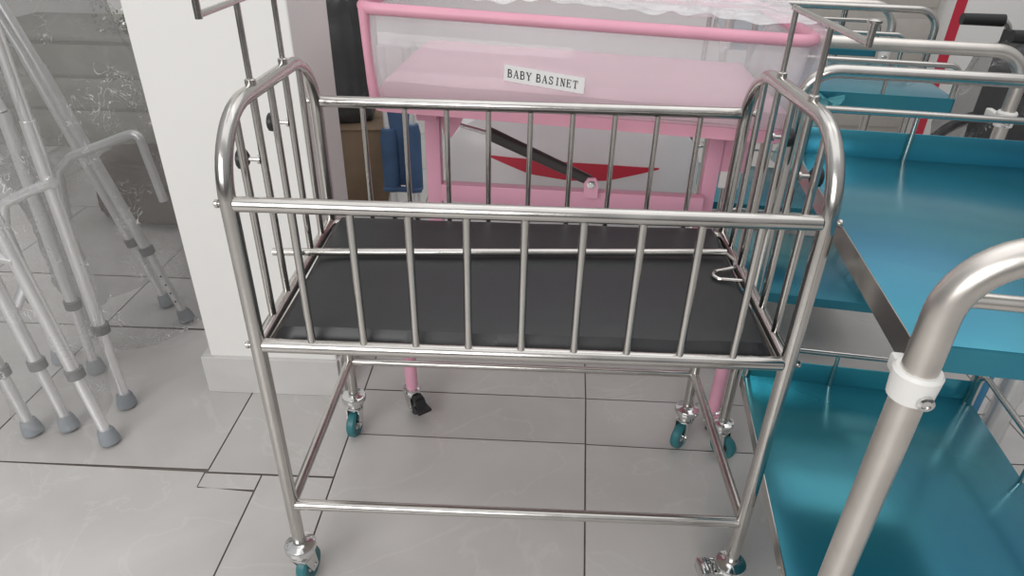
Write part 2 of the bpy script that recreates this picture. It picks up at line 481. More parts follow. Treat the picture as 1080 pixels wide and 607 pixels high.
for k in range(9):
    x = .09 + .085 * k
    tube('side_bar', [(x, 0, ZM + .004), (x, 0, ZF - .004)], .0062, STEEL, crib, seg=12)
    tube('side_bar', [(x + .003, CW, ZM + .004), (x + .003, CW, ZB - .004)], .0055, STEEL, crib, seg=12)
mesh('base_panel', lambda bm: box(bm, (.008, .008, .586), (CL - .008, CW - .008, .592)), SATIN, crib)
def build_mattress(bm):
    nx, ny = 44, 24
    x0, x1, y0, y1 = .016, CL - .016, .015, CW - .014
    top = []
    for j in range(ny + 1):
        row = []
        for i in range(nx + 1):
            u, v = i / nx, j / ny
            d = min(u * (x1 - x0), (1 - u) * (x1 - x0), v * (y1 - y0), (1 - v) * (y1 - y0))
            z = .594 + .025 * min(1, (d / .022)) ** .5
            if d > .01:
                z += .0022 * noise.noise((u * 6, v * 3, 1.3)) - .0018 * math.exp(-((v - .1) / .07) ** 2) * (.5 + .5 * math.cos(u * PI * 2 * 5.06))
            row.append(bm.verts.new((x0 + u * (x1 - x0), y0 + v * (y1 - y0), z + .022 * v)))
        top.append(row)
    for j in range(ny):
        for i in range(nx):
            bm.faces.new((top[j][i], top[j][i + 1], top[j + 1][i + 1], top[j + 1][i]))
    loop = top[0] + [r[-1] for r in top[1:]] + top[-1][-2::-1] + [r[0] for r in top[-2:0:-1]]
    low = [bm.verts.new((v.co.x, v.co.y, .592)) for v in loop]
    n = len(loop)
    for i in range(n): bm.faces.new((loop[i], low[i], low[(i + 1) % n], loop[(i + 1) % n]))
    bm.faces.new(low)
mesh('mattress', build_mattress, VINYL, crib)
caster(crib, 0, 0, .119, ang=-1.75, wr=.036, k=1.1)
caster(crib, CL, 0, .116, ang=.12, pedal=CHROME, wr=.034, k=1.1, high=True)
caster(crib, 0, CW, .124, ang=1.45, wr=.037, k=1.1)
caster(crib, CL, CW, .124, ang=.9, wr=.037, k=1.1)

# loose rod on the mattress
lr = tag(tube('loose_rod', [(-.053, .246, .6418), (.826, .302, .6445)], .0075, STEEL),
         'loose steel rod lying across the black mattress, bent wire hook at its right end', 'rod')
tube('wire_hook', [(.824, .302, .6445), (.836, .272, .643), (.830, .248, .640), (.792, .240, .635), (.784, .226, .634), (.794, .214, .633), (.836, .210, .633)], .0036, STEEL, lr, rad=.011, seg=8, n=5)

# ------------------------------------------------------------------ pink bassinet
TH = math.radians(-3.2)
bas = thing('bassinet', 'pink baby bassinet trolley with clear tub under plastic wrap, behind the steel crib', 'bassinet', (.13, .545, 0), TH)
TILT = math.radians(2.1)
TM = Matrix.Translation((.4, 0, 1.016)) @ Matrix.Rotation(TILT, 4, 'Y') @ Matrix.Translation((-.4, 0, 0))   # tub frame: z = 0 at the rim
def tp(x, y, z): return TM @ Vector((x, y, z))
RX0, RX1, RY0, RY1 = -.070, .880, .058, .575
BX0, BX1, BY0, BY1, BZ = -.060, .872, .080, .545, -.196
RR = fillet([tp(RX0, RY0, 0), tp(RX1, RY0, 0), tp(RX1, RY1, 0), tp(RX0, RY1, 0)], .045, 6, True)
BB = fillet([tp(BX0, BY0, BZ), tp(BX1, BY0, BZ), tp(BX1, BY1, BZ), tp(BX0, BY1, BZ)], .035, 6, True)
def build_tub(bm):
    a = [bm.verts.new(p) for p in RR]; b = [bm.verts.new(p) for p in BB]
    c = tp(.4, .28, -.1)
    n = len(a)
    for i in range(n): bm.faces.new((a[i], a[(i + 1) % n], b[(i + 1) % n], b[i]))
tub = mesh('clear_tub', build_tub, FILML, bas)
sol = tub.modifiers.new('thickness', 'SOLIDIFY'); sol.thickness = .003
tube('rim', RR, .0125, PINKR, bas, closed=True, seg=14)
for (rx, ry, bx, by, dx, dy) in ((RX0, RY0, BX0, BY0, 1, 1),):
    p = [tp(rx + (bx - rx) * t + dx * .010 - .004 * dx * math.sin(t * PI), ry + (by - ry) * t + dy * .010, BZ * t) for t in (0, .2, .4, .6, .8, 1)]
    mesh('corner_strip', lambda bm: sweep(bm, p, [.013, .011, .010, .010, .012, .013], 10), PINKR, bas)
def build_tub_floor(bm):
    a = [tp((v[0]), v[1], v[2]) for v in ()]
    lo = [p for p in BB]
    up = [p + Vector((0, 0, .014)) for p in BB]
    A = [bm.verts.new(p - Vector((0, 0, .026))) for p in BB]; B = [bm.verts.new(p + Vector((0, 0, .004))) for p in BB]
    n = len(A)
    bm.faces.new(A); bm.faces.new(B[::-1])
    for i in range(n): bm.faces.new((A[i], A[(i + 1) % n], B[(i + 1) % n], B[i]))
mesh('tub_base', build_tub_floor, PINKR, bas)
def build_bas_mattress(bm):
    nx, ny = 40, 20
    x0, x1, y0, y1 = BX0 + .030, BX1 - .006, BY0 + .012, BY1 - .012
    zt, zb = BZ + .058, BZ + .006
    top = []
    for j in range(ny + 1):
        row = []
        for i in range(nx + 1):
            u, v = i / nx, j / ny
            d = min(u * (x1 - x0), (1 - u) * (x1 - x0), v * (y1 - y0), (1 - v) * (y1 - y0))
            z = zt - .018 + .018 * min(1, d / .025) ** .5 + .003 * noise.noise((u * 7, v * 4, .2))
            row.append(bm.verts.new(tp(x0 + u * (x1 - x0), y0 + v * (y1 - y0), z)))
        top.append(row)
    for j in range(ny):
        for i in range(nx): bm.faces.new((top[j][i], top[j][i + 1], top[j + 1][i + 1], top[j + 1][i]))
    loop = top[0] + [r[-1] for r in top[1:]] + top[-1][-2::-1] + [r[0] for r in top[-2:0:-1]]
    low = [bm.verts.new(v.co + Vector((0, 0, zb - zt + .018))) for v in loop]
    n = len(loop)
    for i in range(n): bm.faces.new((loop[i], low[i], low[(i + 1) % n], loop[(i + 1) % n]))
    bm.faces.new(low)
mesh('mattress', build_bas_mattress, PINKF, bas)

# name tag with lettering in a slab-serif hand
def front_pt(u, h):
    """a point on the tub's front panel: u along the rim, h below it"""
    t = h / -BZ
    return tp(u, RY0 + (BY0 - RY0) * t, -h)
LX0, LX1, LH0, LH1, SK = .243, .418, .101, .136, .016
def lab(u, v, off):
    x = LX0 + (LX1 - LX0) * u
    h = LH0 + (LH1 - LH0) * v + SK * (u - .5)
    return front_pt(x, h) + Vector((0, -.0034 - off, 0))
def build_label(bm):
    nu = 8
    for i in range(nu):
        vs = [lab(i / nu, 0, 0), lab((i + 1) / nu, 0, 0), lab((i + 1) / nu, 1, 0), lab(i / nu, 1, 0)]
        prism(bm, vs, (0, .0008, 0))
lt = mesh('name_tag', build_label, LABELW, bas, smooth=False)
lt['label'] = 'white tag lettered BABY BASINET'
LET = {  # strokes: points on a unit box (x right, y up) and thickness (k thick, n thin)
    'B': [([(.2, 0), (.2, 1)], 'k'), ([(.2, 1), (.55, 1), (.72, .9), (.72, .65), (.55, .54), (.2, .54)], 'm'), ([(.2, .54), (.6, .54), (.8, .42), (.8, .13), (.6, 0), (.2, 0)], 'm'), ([(.05, 0), (.3, 0)], 'n'), ([(.05, 1), (.3, 1)], 'n')],
    'A': [([(.1, 0), (.48, 1)], 'n'), ([(.48, 1), (.85, 0)], 'k'), ([(.22, .34), (.72, .34)], 'n'), ([(-.02, 0), (.24, 0)], 'n'), ([(.68, 0), (1.0, 0)], 'n')],
    'Y': [([(.1, 1), (.5, .45)], 'k'), ([(.88, 1), (.5, .45)], 'n'), ([(.5, .45), (.5, 0)], 'k'), ([(-.02, 1), (.28, 1)], 'n'), ([(.72, 1), (1.02, 1)], 'n'), ([(.34, 0), (.68, 0)], 'n')],
    'S': [([(.78, .80), (.7, .96), (.45, 1), (.22, .9), (.2, .68), (.4, .54), (.66, .42), (.8, .26), (.7, .06), (.45, 0), (.22, .06), (.16, .24)], 'm'), ([(.79, .72), (.79, 1)], 'n'), ([(.15, 0), (.15, .3)], 'n')],
    'I': [([(.5, 0), (.5, 1)], 'k'), ([(.28, 0), (.72, 0)], 'n'), ([(.28, 1), (.72, 1)], 'n')],
    'N': [([(.2, 0), (.2, 1)], 'n'), ([(.2, 1), (.8, 0)], 'k'), ([(.8, 0), (.8, 1)], 'n'), ([(.05, 0), (.36, 0)], 'n'), ([(.02, 1), (.3, 1)], 'n'), ([(.64, 1), (.96, 1)], 'n')],
    'E': [([(.2, 0), (.2, 1)], 'k'), ([(.05, 1), (.8, 1), (.8, .78)], 'n'), ([(.05, 0), (.82, 0), (.82, .24)], 'n'), ([(.2, .53), (.6, .53), (.6, .66)], 'n'), ([(.6, .53), (.6, .4)], 'n')],
    'T': [([(.5, 0), (.5, 1)], 'k'), ([(.1, .76), (.1, 1), (.9, 1), (.9, .76)], 'n'), ([(.3, 0), (.72, 0)], 'n')],
}
def build_letters(bm):
    word = 'BABY BASINET'
    adv = .92 / (len(word) - .25)
    cx = .04
    wd = {'k': .21, 'm': .17, 'n': .11}
    for ch in word:
        if ch == ' ': cx += adv * .55; continue
        for pts, k in LET[ch]:
            w = wd[k] * .5
            for (xa, ya), (xb, yb) in zip(pts, pts[1:]):
                # real-size direction so the stroke keeps its width
                ax, ay, bx, by = xa * 1.0, ya * 1.25, xb * 1.0, yb * 1.25
                L = math.hypot(bx - ax, by - ay) or 1
                ex, ey = (bx - ax) / L, (by - ay) / L
                q = []
                for (px, py, sg, en) in ((ax, ay, 1, -1), (bx, by, 1, 1), (bx, by, -1, 1), (ax, ay, -1, -1)):
                    X = px - ey * w * sg + ex * w * .5 * en
                    Y = (py + ex * w * sg + ey * w * .5 * en) / 1.25
                    q.append(lab(cx + X * adv * .84, .73 - Y * .46, .0006))
                bm.faces.new([bm.verts.new(p) for p in q])
        cx += adv * (1.0 if ch != 'I' else .86)
mesh('lettering', build_letters, INK, lt, smooth=False)

# plastic cover over the tub
def build_cover(bm):
    nx, ny = 110, 60
    g = []
    for j in range(ny + 1):
        row = []
        for i in range(nx + 1):
            u, v = i / nx, j / ny
            x = RX0 - .03 + u * (RX1 - RX0 + .055)
            y = RY0 - .012 + v * (RY1 - RY0 + .02)
            n1 = noise.noise((x * 6, y * 9, 3.1)); n2 = noise.noise((x * 22, y * 16 + n1 * 2, 7.7))
            n3 = 1 - abs(noise.noise((x * 9 + 2 * n1, y * 24, 1.7)))
            z = .024 + .012 * n1 + .006 * n2 + .016 * n3
            ex = max(0, x - RX1 + .005)
            if x > RX1 - .03: z -= min(.20, ex * 3.2) * (.7 + .5 * n1)
            e0 = max(0, RX0 + .005 - x); z -= e0 * .5
            row.append(bm.verts.new(tp(x + .006 * n2, y + .006 * n1, z)))
        g.append(row)
    for j in range(ny):
        for i in range(nx): bm.faces.new((g[j][i], g[j][i + 1], g[j + 1][i + 1], g[j + 1][i]))
    # the loose flap hanging at the right-hand end
    fl = []
    for j in range(41):
        row = []
        for i in range(25):
            u, v = i / 24, j / 40
            y = RY0 - .01 + u * .5
            n1 = noise.noise((y * 14, v * 3, 9.4))
            x = RX1 + .018 - .02 * v + .014 * n1 * v + .008 * math.sin(y * 50 + v * 2) * v
            row.append(bm.verts.new(tp(x, y, .02 - v * (.17 + .05 * noise.noise((y * 9, 0, 4.2))))))
        fl.append(row)
    for j in range(40):
        for i in range(24): bm.faces.new((fl[j][i], fl[j][i + 1], fl[j + 1][i + 1], fl[j + 1][i]))
mesh('plastic_cover', build_cover, FILMW, bas)

# pink frame: pedestal posts, crossbar, base beams, round feet
inv = Matrix.Rotation(-TH, 4, 'Z') @ Matrix.Translation((-.13, -.545, 0))
def bl(x, y, z): return inv @ Vector((x, y, z))
pl, pr = bl(.187, .78, 0), bl(.903, .78, 0)
for P, top, dx in ((pl, .79, 1), (pr, .765, -1)):
    mesh('post', lambda bm: box(bm, (P.x - .019, P.y - .017, .255), (P.x + .019, P.y + .017, top), .003), PINK, bas)
    def gus(bm):
        prism(bm, [(P.x + dx * .019, P.y - .004, top - .01), (P.x + dx * .085, P.y - .004, top - .012), (P.x + dx * .070, P.y - .004, top - .05), (P.x + dx * .045, P.y - .004, top - .085), (P.x + dx * .030, P.y - .004, top - .085), (P.x + dx * .022, P.y - .004, top - .05)], (0, .008, 0))
    if dx > 0: mesh('gusset', gus, PINK, bas)
def plate(bm):
    box(bm, (pr.x + .019, pr.y - .006, .635), (pr.x + .085, pr.y + .006, .785), .004)
bpz = mesh('pivot_plate', plate, PINK, bas)
mesh('pivot_bolt', lambda bm: lathe(bm, [(.013, 0), (.013, .003), (.009, .004), (.009, .010), (.006, .012)], Matrix.Translation((pr.x + .045, pr.y - .006, .685)) @ Matrix.Rotation(PI / 2, 4, 'X'), 16), PINKR, bpz)
mesh('white_tab', lambda bm: box(bm, (pr.x + .024, pr.y - .01, .595), (pr.x + .075, pr.y - .002, .640), .002), WHITEPL, bas)
mesh('crossbar', lambda bm: box(bm, (pl.x + .015, pl.y - .016, .535), (pr.x - .015, pl.y + .016, .583), .003), PINK, bas)
mesh('top_beam', lambda bm: box(bm, (pl.x - .02, pl.y - .1, .775), (pl.x + .03, pl.y + .14, .799), .003), PINK, bas)
mesh('top_beam', lambda bm: box(bm, (pr.x - .03, pr.y - .1, .75), (pr.x + .02, pr.y + .14, .774), .003), PINK, bas)
FX = (.004, .815)
for k, (fx, P) in enumerate(zip(FX, (pl, pr))):
    mesh('base_beam', lambda bm: [box(bm, (fx - .017, -.02, .235), (fx + .017, .50, .262), .004), box(bm, (min(fx, P.x) - .01, P.y - .017, .23), (max(fx, P.x) + .01, P.y + .017, .258), .004)], PINK, bas)
    for fy in (0., .48):
        lg = mesh('foot', lambda bm: lathe(bm, [(.0155, .078), (.0165, .10), (.0165, .236)], Matrix.Translation((fx, fy, 0)), 20), PINK, bas)
        cst = caster(bas, fx, fy, .083, ang=(2.3 if k == 0 else -1.9) + (0 if fy == 0 else .7), pedal=BLACK, wheel_m=DARKW, wr=.025, tread=.022, k=.85)
# gas strut under the tub
s0, s1, s2 = bl(.271, .74, .747), bl(.329, .74, .732), bl(.590, .74, .616)
gs = tube('gas_strut', [s1, s2], [.0165, .0135], GASK, bas, seg=16)
tube('piston_rod', [s0 + (s0 - s1) * .2, s1], .0055, CHROME, gs)
def brk(bm):
    prism(bm, [(s2.x - .014, s2.y - .018, .575), (s2.x + .022, s2.y - .018, .575), (s2.x + .022, s2.y - .018, .615), (s2.x + .014, s2.y - .018, .628), (s2.x - .006, s2.y - .018, .628), (s2.x - .014, s2.y - .018, .615)], (0, .008, 0))
sb = mesh('strut_bracket', brk, PINK, bas)
mesh('pin', lambda bm: lathe(bm, [(.011, 0), (.011, .002), (.006, .003), (.006, .008)], Matrix.Translation((s2.x + .004, s2.y - .018, .612)) @ Matrix.Rotation(PI / 2, 4, 'X'), 16), CHROME, sb)

# ------------------------------------------------------------------ white machine behind the bassinet
mc = thing('machine_housing', 'white rounded machine casing with a red wedge stripe behind the pink bassinet', 'machine', (.565, 1.16, 0), 0)
def mprof(x, z):
    """front bulge of the casing"""
    return -.0 + .05 * (abs(x) / .42) ** 3 + .10 * max(0, (z - .48) / .22) ** 2.2
def casing_outline():
    pts = [(-.41, .10), (-.41, .46), (-.40, .54), (-.36, .60), (-.29, .648), (-.18, .672), (0, .682), (.18, .676), (.30, .655), (.37, .60), (.41, .53), (.42, .45), (.42, .10)]
    return pts
def build_casing(bm):
    nz, nx = 26, 40
    def xlim(z):
        if z < .46: return -.41, .42
        t = min(1, (z - .46) / .225)
        return -.41 + .28 * t ** 3.2, .42 - .28 * t ** 3.2
    fr, bk = [], []
    for j in range(nz + 1):
        z = .10 + .585 * j / nz
        a, b = xlim(z)
        ra, rb = [], []
        for i in range(nx + 1):
            x = a + (b - a) * i / nx
            ra.append(bm.verts.new((x, mprof(x, z), z)))
            rb.append(bm.verts.new((x, max(.34, mprof(x, z) + .1) - .06 * max(0, (z - .5) / .18) ** 2, z)))
        fr.append(ra); bk.append(rb)
    for G in (fr, bk):
        for j in range(nz):
            for i in range(nx): bm.faces.new((G[j][i], G[j][i + 1], G[j + 1][i + 1], G[j + 1][i]))
    for j in range(nz):
        for i in (0, nx): bm.faces.new((fr[j][i], bk[j][i], bk[j + 1][i], fr[j + 1][i]))
    for j in (0, nz):
        for i in range(nx): bm.faces.new((fr[j][i], fr[j][i + 1], bk[j][i + 1], bk[j][i]))
    # bright raised rib along the shoulder
mesh('casing', build_casing, MACHW, mc)
def build_wedge(bm):
    top = [(-.262, .524), (-.13, .518), (.0, .512), (.12, .508), (.285, .497)]
    bot = [(-.262, .520), (-.13, .470), (.0, .452), (.12, .455), (.285, .493)]
    for k in range(4):
        n = 6
        for s in range(n):
            def P(arr, t): return (arr[k][0] + (arr[k + 1][0] - arr[k][0]) * t, arr[k][1] + (arr[k + 1][1] - arr[k][1]) * t)
            q = [P(top, s / n), P(top, (s + 1) / n), P(bot, (s + 1) / n), P(bot, s / n)]
            prism(bm, [(x, mprof(x, z) - .004, z) for x, z in q], (0, .003, 0))
mesh('stripe', build_wedge, RED, mc, smooth=False)
mesh('plinth', lambda bm: box(bm, (-.40, .03, .0), (.41, .32, .10), .01), BLACK, mc)
mesh('top_panel', lambda bm: box(bm, (-.12, .16, .676), (.2, .27, .70), .008), MACHW, mc)

# ------------------------------------------------------------------ teal trolleys
def trolley(label, x, y, ang, w, d, zt, zl, rh, rf, rb, hz, near=True, lip=False, group=None, frontrail=False, ll=-.012, lr=.012, fo=-.052, bo=.045):
    t = thing('tray_trolley', label, 'trolley', (x, y, 0), math.radians(ang), group)
    def tray(bm, z, sk):
        # shallow tray: top skin and four skirts
        box(bm, (0, 0, z - .004), (w, d, z), .0015)
        for a, b in (((0, 0, z - sk), (w, .0025, z - .003)), ((w - .0025, 0, z - sk), (w, d, z - .003)), ((0, d - .0025, z - sk), (w, d, z - .003))):
            box(bm, a, b)
        if lip:
            box(bm, (0, d, z - sk), (w, d + .003, z + .05), .001)
    tt = mesh('top_tray', lambda bm: tray(bm, zt, .036), TEAL, t)
    mesh('edge_strip', lambda bm: box(bm, (-.0012, 0, zt - .036), (.0012, d, zt - .0005)), STEEL, tt)
    lt2 = mesh('lower_tray', lambda bm: tray(bm, zl, .03), TEAL, t)
    mesh('edge_strip', lambda bm: box(bm, (-.0012, 0, zl - .03), (.0012, d, zl - .0005)), STEEL, lt2)
    fy, by = fo, d + bo
    xl, xr = ll, w + lr
    # push handle arches
    for yy, r, nm in ((fy, rf, 'push_handle'), (by, rb, 'rear_frame')):
        path = fillet([(xl, yy, .10), (xl, yy, hz if nm == 'push_handle' else hz + .01), (xr, yy, hz if nm == 'push_handle' else hz + .01), (xr, yy, .10)], .075 if nm == 'push_handle' else .06, 10)
        mesh(nm, lambda bm: sweep(bm, path, r, 20), SATIN if nm == 'push_handle' else STEEL, t)
        for xx in (xl, xr):
            caster(t, xx, yy, .112, ang=2.5 if yy > 0 else .6 + xx, wheel_m=TEALW, wr=.034, hub=BLACK)
    # guard rails round both trays
    def hoop(p0, p1, z, q, tray, r=.0065):
        p0, p1 = Vector((*p0, z)), Vector((*p1, z))
        u = Vector((0, 0, rh))
        g = tube('guard_rail', [p0, p0 + u, p1 + u, p1], r, STEEL, tray, rad=.025, seg=12, n=6)
        for f in q: tube('rail_post', [p0.lerp(p1, f), p0.lerp(p1, f) + u], .0048, STEEL, g, seg=10)
    for z, tr_ in ((zt, tt), (zl, lt2)):
        hoop((.008, d - .006), (w - .008, d - .006), z, (.385,), tr_)
        if z == zt and frontrail: hoop((.008, .008), (w - .008, .008), z, (.6,), tr_)
        if z == zl: hoop((w - .008, .02), (w - .008, d - .02), z, (.3, .62), tr_)
    if near:
        # thin front guard rail running between the handle posts
        zz = zt + .080
        tube('front_rail', [(xl + .006, fy + .012, zt + .035), (xl + .012, fy + .014, zz), (xr - .012, fy + .014, zz), (xr - .006, fy + .012, zt + .035)], .0085, SATIN, t, rad=.075, seg=14)
    # white clamps where the handle posts meet the top tray
    for xx in (xl, xr):
        sgn = 1 if xx < .1 else -1
        def cl(bm):
            lathe(bm, [(rf + .001, zt - .038), (rf + .0045, zt - .036), (rf + .0068, zt - .004), (rf + .004, zt + .000)], Matrix.Translation((xx, fy, 0)), 28)
            box(bm, (xx - .008, fy + rf * .5, zt - .036), (xx + .008, .002, zt - .016), .003)
        c = mesh('clamp', cl, WHITEPL, t)
        mesh('clamp_screw', lambda bm: lathe(bm, [(.0078, 0), (.0085, .001), (.0085, .004), (.0055, .005), (.0050, .003)], Matrix.Translation((xx + sgn * .005, fy - rf - .006, zt - .026)) @ Matrix.Rotation(PI / 2, 4, 'X'), 18), CHROME, c)
    return t
trA = trolley('teal film covered steel tray trolley in the right foreground, thick handle with white clamp', .871, -.251, -7.4, .50, .655, .82, .275, .088, .0185, .0125, .962, near=True, lip=True, bo=.022)
trB = trolley('teal tray trolley behind the foreground one, its rounded rail above a teal front edge', 1.085, .920, -9.0, .425, .46, .82, .205, .078, .0155, .011, .955, near=False, frontrail=True, ll=-.02, lr=.085, fo=-.09)
trC = trolley('farthest teal tray trolley, partly seen at the top behind two others', 1.12, 1.62, -7.0, .50, .46, .82, .205, .078, .0135, .011, .955, near=False, frontrail=True, ll=-.014, lr=.014, fo=-.04)

# loose protective film curling off the middle trolley
def build_loose(bm):
    g = []
    for j in range(25):
        row = []
        for i in range(17):
            u, v = i / 16, j / 24
            n1 = noise.noise((u * 4, v * 4, 5.5)); n2 = noise.noise((u * 11, v * 9, 2.5))
            row.append(bm.verts.new((u * .13 + .03 * n1, -.02 - .03 * n2 * (1 - v) - .025 * math.sin(v * 3), .0 - v * .20 + .02 * n1)))
        g.append(row)
    for j in range(24):
        for i in range(16): bm.faces.new((g[j][i], g[j][i + 1], g[j + 1][i + 1], g[j + 1][i]))
lf = mesh('loose_film', build_loose, FILMT, trB, loc=(.02, -.002, .815))

# ------------------------------------------------------------------ folded walking frames in plastic on the left
def leg(parent, p0, p1, collar=.42, holes=False, r=.0142):
    """adjustable leg from its rubber foot p0 up to p1"""
    p0, p1 = Vector(p0), Vector(p1)
    d = (p1 - p0).normalized()
    L = (p1 - p0).length
    q = p0 + d * collar
    Z = d.to_track_quat('Z', 'Y').to_matrix().to_4x4()
    M0 = Matrix.Translation(p0) @ Z
    lg = mesh('leg', lambda bm: (sweep(bm, [p0 + d * .03, q], r * .92, 14), sweep(bm, [q - d * .01, p1], r * 1.12, 14)), ALU, parent)
    mesh('rubber_tip', lambda bm: lathe(bm, [(r * 1.55, .004), (r * 1.75, .008), (r * 1.72, .016), (r * 1.45, .038), (r * 1.25, .046)], M0, 20), RUBBER, lg)
    mesh('collar', lambda bm: lathe(bm, [(r * 1.25, -.014), (r * 1.5, -.012), (r * 1.5, .012), (r * 1.25, .014)], Matrix.Translation(q) @ Z, 18), GREYPL, lg)
    if holes:
        def hb(bm):
            for k in range(4):
                c = p0 + d * (.085 + .032 * k)
                lathe(bm, [(.0032, 0), (.0032, .0012)], Matrix.Translation(c + Vector((.3, -.95, 0)).normalized() * (r * .92)) @ Vector((.3, -.95, 0)).to_track_quat('Z', 'Y').to_matrix().to_4x4(), 8)
        mesh('adjusting_holes', hb, BLACK, lg)
    return lg

def wrap(parent, axis, name='plastic_wrap', seed=0., m=None, amp=.03):
    """crumpled bag: list of (center, rx, ry, yaw) up its length"""
    def build(bm):
        nz, ns = 54, 72
        rings = []
        for j in range(nz + 1):
            t = j / nz * (len(axis) - 1)
            k = min(int(t), len(axis) - 2); f = t - k
            a, b = axis[k], axis[k + 1]
            c = Vector(a[0]).lerp(Vector(b[0]), f)
            rx, ry = a[1] + (b[1] - a[1]) * f, a[2] + (b[2] - a[2]) * f
            yaw = a[3] + (b[3] - a[3]) * f
            row = []
            for i in range(ns):
                th = 2 * PI * i / ns
                p = Vector((rx * math.cos(th), ry * math.sin(th), 0))
                p = Matrix.Rotation(yaw, 3, 'Z') @ p
                w = c + p
                n1 = noise.noise(w * 4 + Vector((seed, 0, 0))); n2 = 1 - 2 * abs(noise.noise(w * 9 + Vector((0, seed, 0)))); n3 = 1 - 2 * abs(noise.noise(w * 23 + Vector((0, 0, seed))))
                k2 = amp * (1.0 * n1 + .45 * n2 + .16 * n3)
                w = w + p.normalized() * k2 + Vector((0, 0, .3 * amp * n2))
                w.z = max(w.z, .006)
                row.append(bm.verts.new(w))
            rings.append(row)
        for a, b in zip(rings, rings[1:]):
            for i in range(ns): bm.faces.new((a[i], a[(i + 1) % ns], b[(i + 1) % ns], b[i]))
    return mesh(name, build, m or FILM, parent)

def grounded(lst): return lst
wfA = thing('walking_frame', 'folded aluminium walking frame in clear plastic, nearest the camera on the left', 'walking frame', (-.72, .42, 0), 0)
OA = Vector((.72, -.42, 0))
def A(x, y, z): return Vector((x, y, z)) + OA
# two side frames: (front leg, rear leg) joined by a bent top with a handgrip
t1, t1b = A(-.655, .514, 0), A(-.656, .514, .80)
t2, t2b = A(-.621, .371, 0), A(-.745, .41, .78)
t3, t3b = A(-.756, .417, 0), A(-.842, .44, .78)
t4, t4b = A(-.838, .394, 0), A(-.925, .42, .78)
leg(wfA, t1, t1b, .26); leg(wfA, t2, t2b, .22); leg(wfA, t3, t3b, .21); leg(wfA, t4, t4b, .20)
for a, b in ((t1b, t2b), (t3b, t4b)):
    up = Vector((0, 0, .27))
    hf = tube('handle_frame', [a - Vector((0, 0, .01)), a + up, b + up, b - Vector((0, 0, .01))], .0132, ALU, wfA, rad=.04, seg=14)
    mm = (a + b) / 2 + up
    tube('hand_grip', [mm + (a - b) * .3, mm - (a - b) * .3], .017, GREYPL, hf)
tube('crossbar', [A(-.635, .50, .665), A(-.70, .505, .640), A(-.775, .505, .605), A(-.79, .50, .545), A(-.79, .50, .40), A(-.79, .44, .36)], .0115, ALU, wfA, rad=.03, seg=14)
tube('crossbar', [A(-.70, .39, .52), A(-.90, .41, .55)], .0115, ALU, wfA, seg=14)
wrap(wfA, [((-.03, .01, .055), .115, .085, 0), ((-.04, .01, .25), .15, .10, 0), ((-.06, .01, .5), .18, .115, 0), ((-.09, .02, .75), .19, .12, 0), ((-.09, .02, 1.08), .18, .11, 0), ((-.09, .02, 1.12), .05, .03, 0)], seed=1.0, amp=.022)

wfB = thing('walking_frame', 'folded aluminium walking frame in clear plastic, leaning between the nearer frame and the pillar', 'walking frame', (-.78, .9, 0), 0)
OB = Vector((.78, -.9, 0))
def B(x, y, z): return Vector((x, y, z)) + OB
u1, u1b = B(-.681, .943, 0), B(-.905, .943, .82)
u2, u2b = B(-.79, 1.032, 0), B(-1.0, 1.03, .82)
u3, u3b = B(-.825, .66, 0), B(-.806, .64, .78)
u4, u4b = B(-.955, .70, 0), B(-.945, .66, .78)
leg(wfB, u1, u1b, .27, True); leg(wfB, u2, u2b, .25); leg(wfB, u3, u3b, .24); leg(wfB, u4, u4b, .24)
for a, b in ((u1b, u2b), (u3b, u4b)):
    up = Vector((-.08, 0, .26))
    hf = tube('handle_frame', [a - (a - B(a.x, a.y, 0)) * .0, a + up, b + up, b], .0132, ALU, wfB, rad=.04, seg=14)
    mm = (a + b) / 2 + up
    tube('hand_grip', [mm + (a - b) * .3, mm - (a - b) * .3], .017, GREYPL, hf)
tube('crossbar', [B(-.632, .90, .45), B(-.655, .90, .655), B(-.70, .90, .64), B(-.867, .90, .577), B(-.918, .90, .53), B(-.925, .88, .39)], .0125, ALU, wfB, rad=.035, seg=14)
wrap(wfB, [((.02, .0, .06), .17, .20, .3), ((.0, .0, .25), .19, .22, .3), ((-.02, .0, .5), .20, .23, .3), ((-.06, .0, .75), .22, .24, .3), ((-.16, .0, 1.08), .23, .22, .3), ((-.18, .0, 1.13), .06, .06, .3)], seed=5.0, amp=.03, m=FILMD)

# ------------------------------------------------------------------ things at the back
cb = thing('drawer_cabinet', 'low cream cabinet with horizontal grooves behind the plastic wrapped walking frames', 'cabinet', (-1.75, 2.6, 0))
mesh('body', lambda bm: box(bm, (-.75, 0, 0), (.45, .66, .56), .006), CREAM, cb)
mesh('top', lambda bm: box(bm, (-.77, -.02, .56), (.47, .68, .585), .004), CREAM, cb)
for k in range(3): mesh('drawer', lambda bm: box(bm, (-.735, -.014, .05 + .17 * k), (.435, 0, .205 + .17 * k), .004), CREAM, cb)
def build_tinsel(bm):
    for k in range(420):
        c = Vector((random.gauss(0, .09), random.gauss(0, .05), abs(random.gauss(0, .055)) + .004))
        a = Vector((random.uniform(-1, 1), random.uniform(-1, 1), random.uniform(-.6, 1))).normalized() * .016
        b = a.cross(Vector((random.random(), random.random(), random.random()))).normalized() * .007
        q = [c + a, c + b, c - a, c - b]
        for v in q: v.z = max(v.z, .002)
        bm.faces.new([bm.verts.new(v) for v in q])
tn = mesh('tinsel_heap', build_tinsel, CHROME, None, smooth=False, loc=(-1.62, 2.72, .585))
tn['kind'] = 'stuff'; tag(tn, 'crinkled silver tinsel heaped on the cream cabinet', 'tinsel')
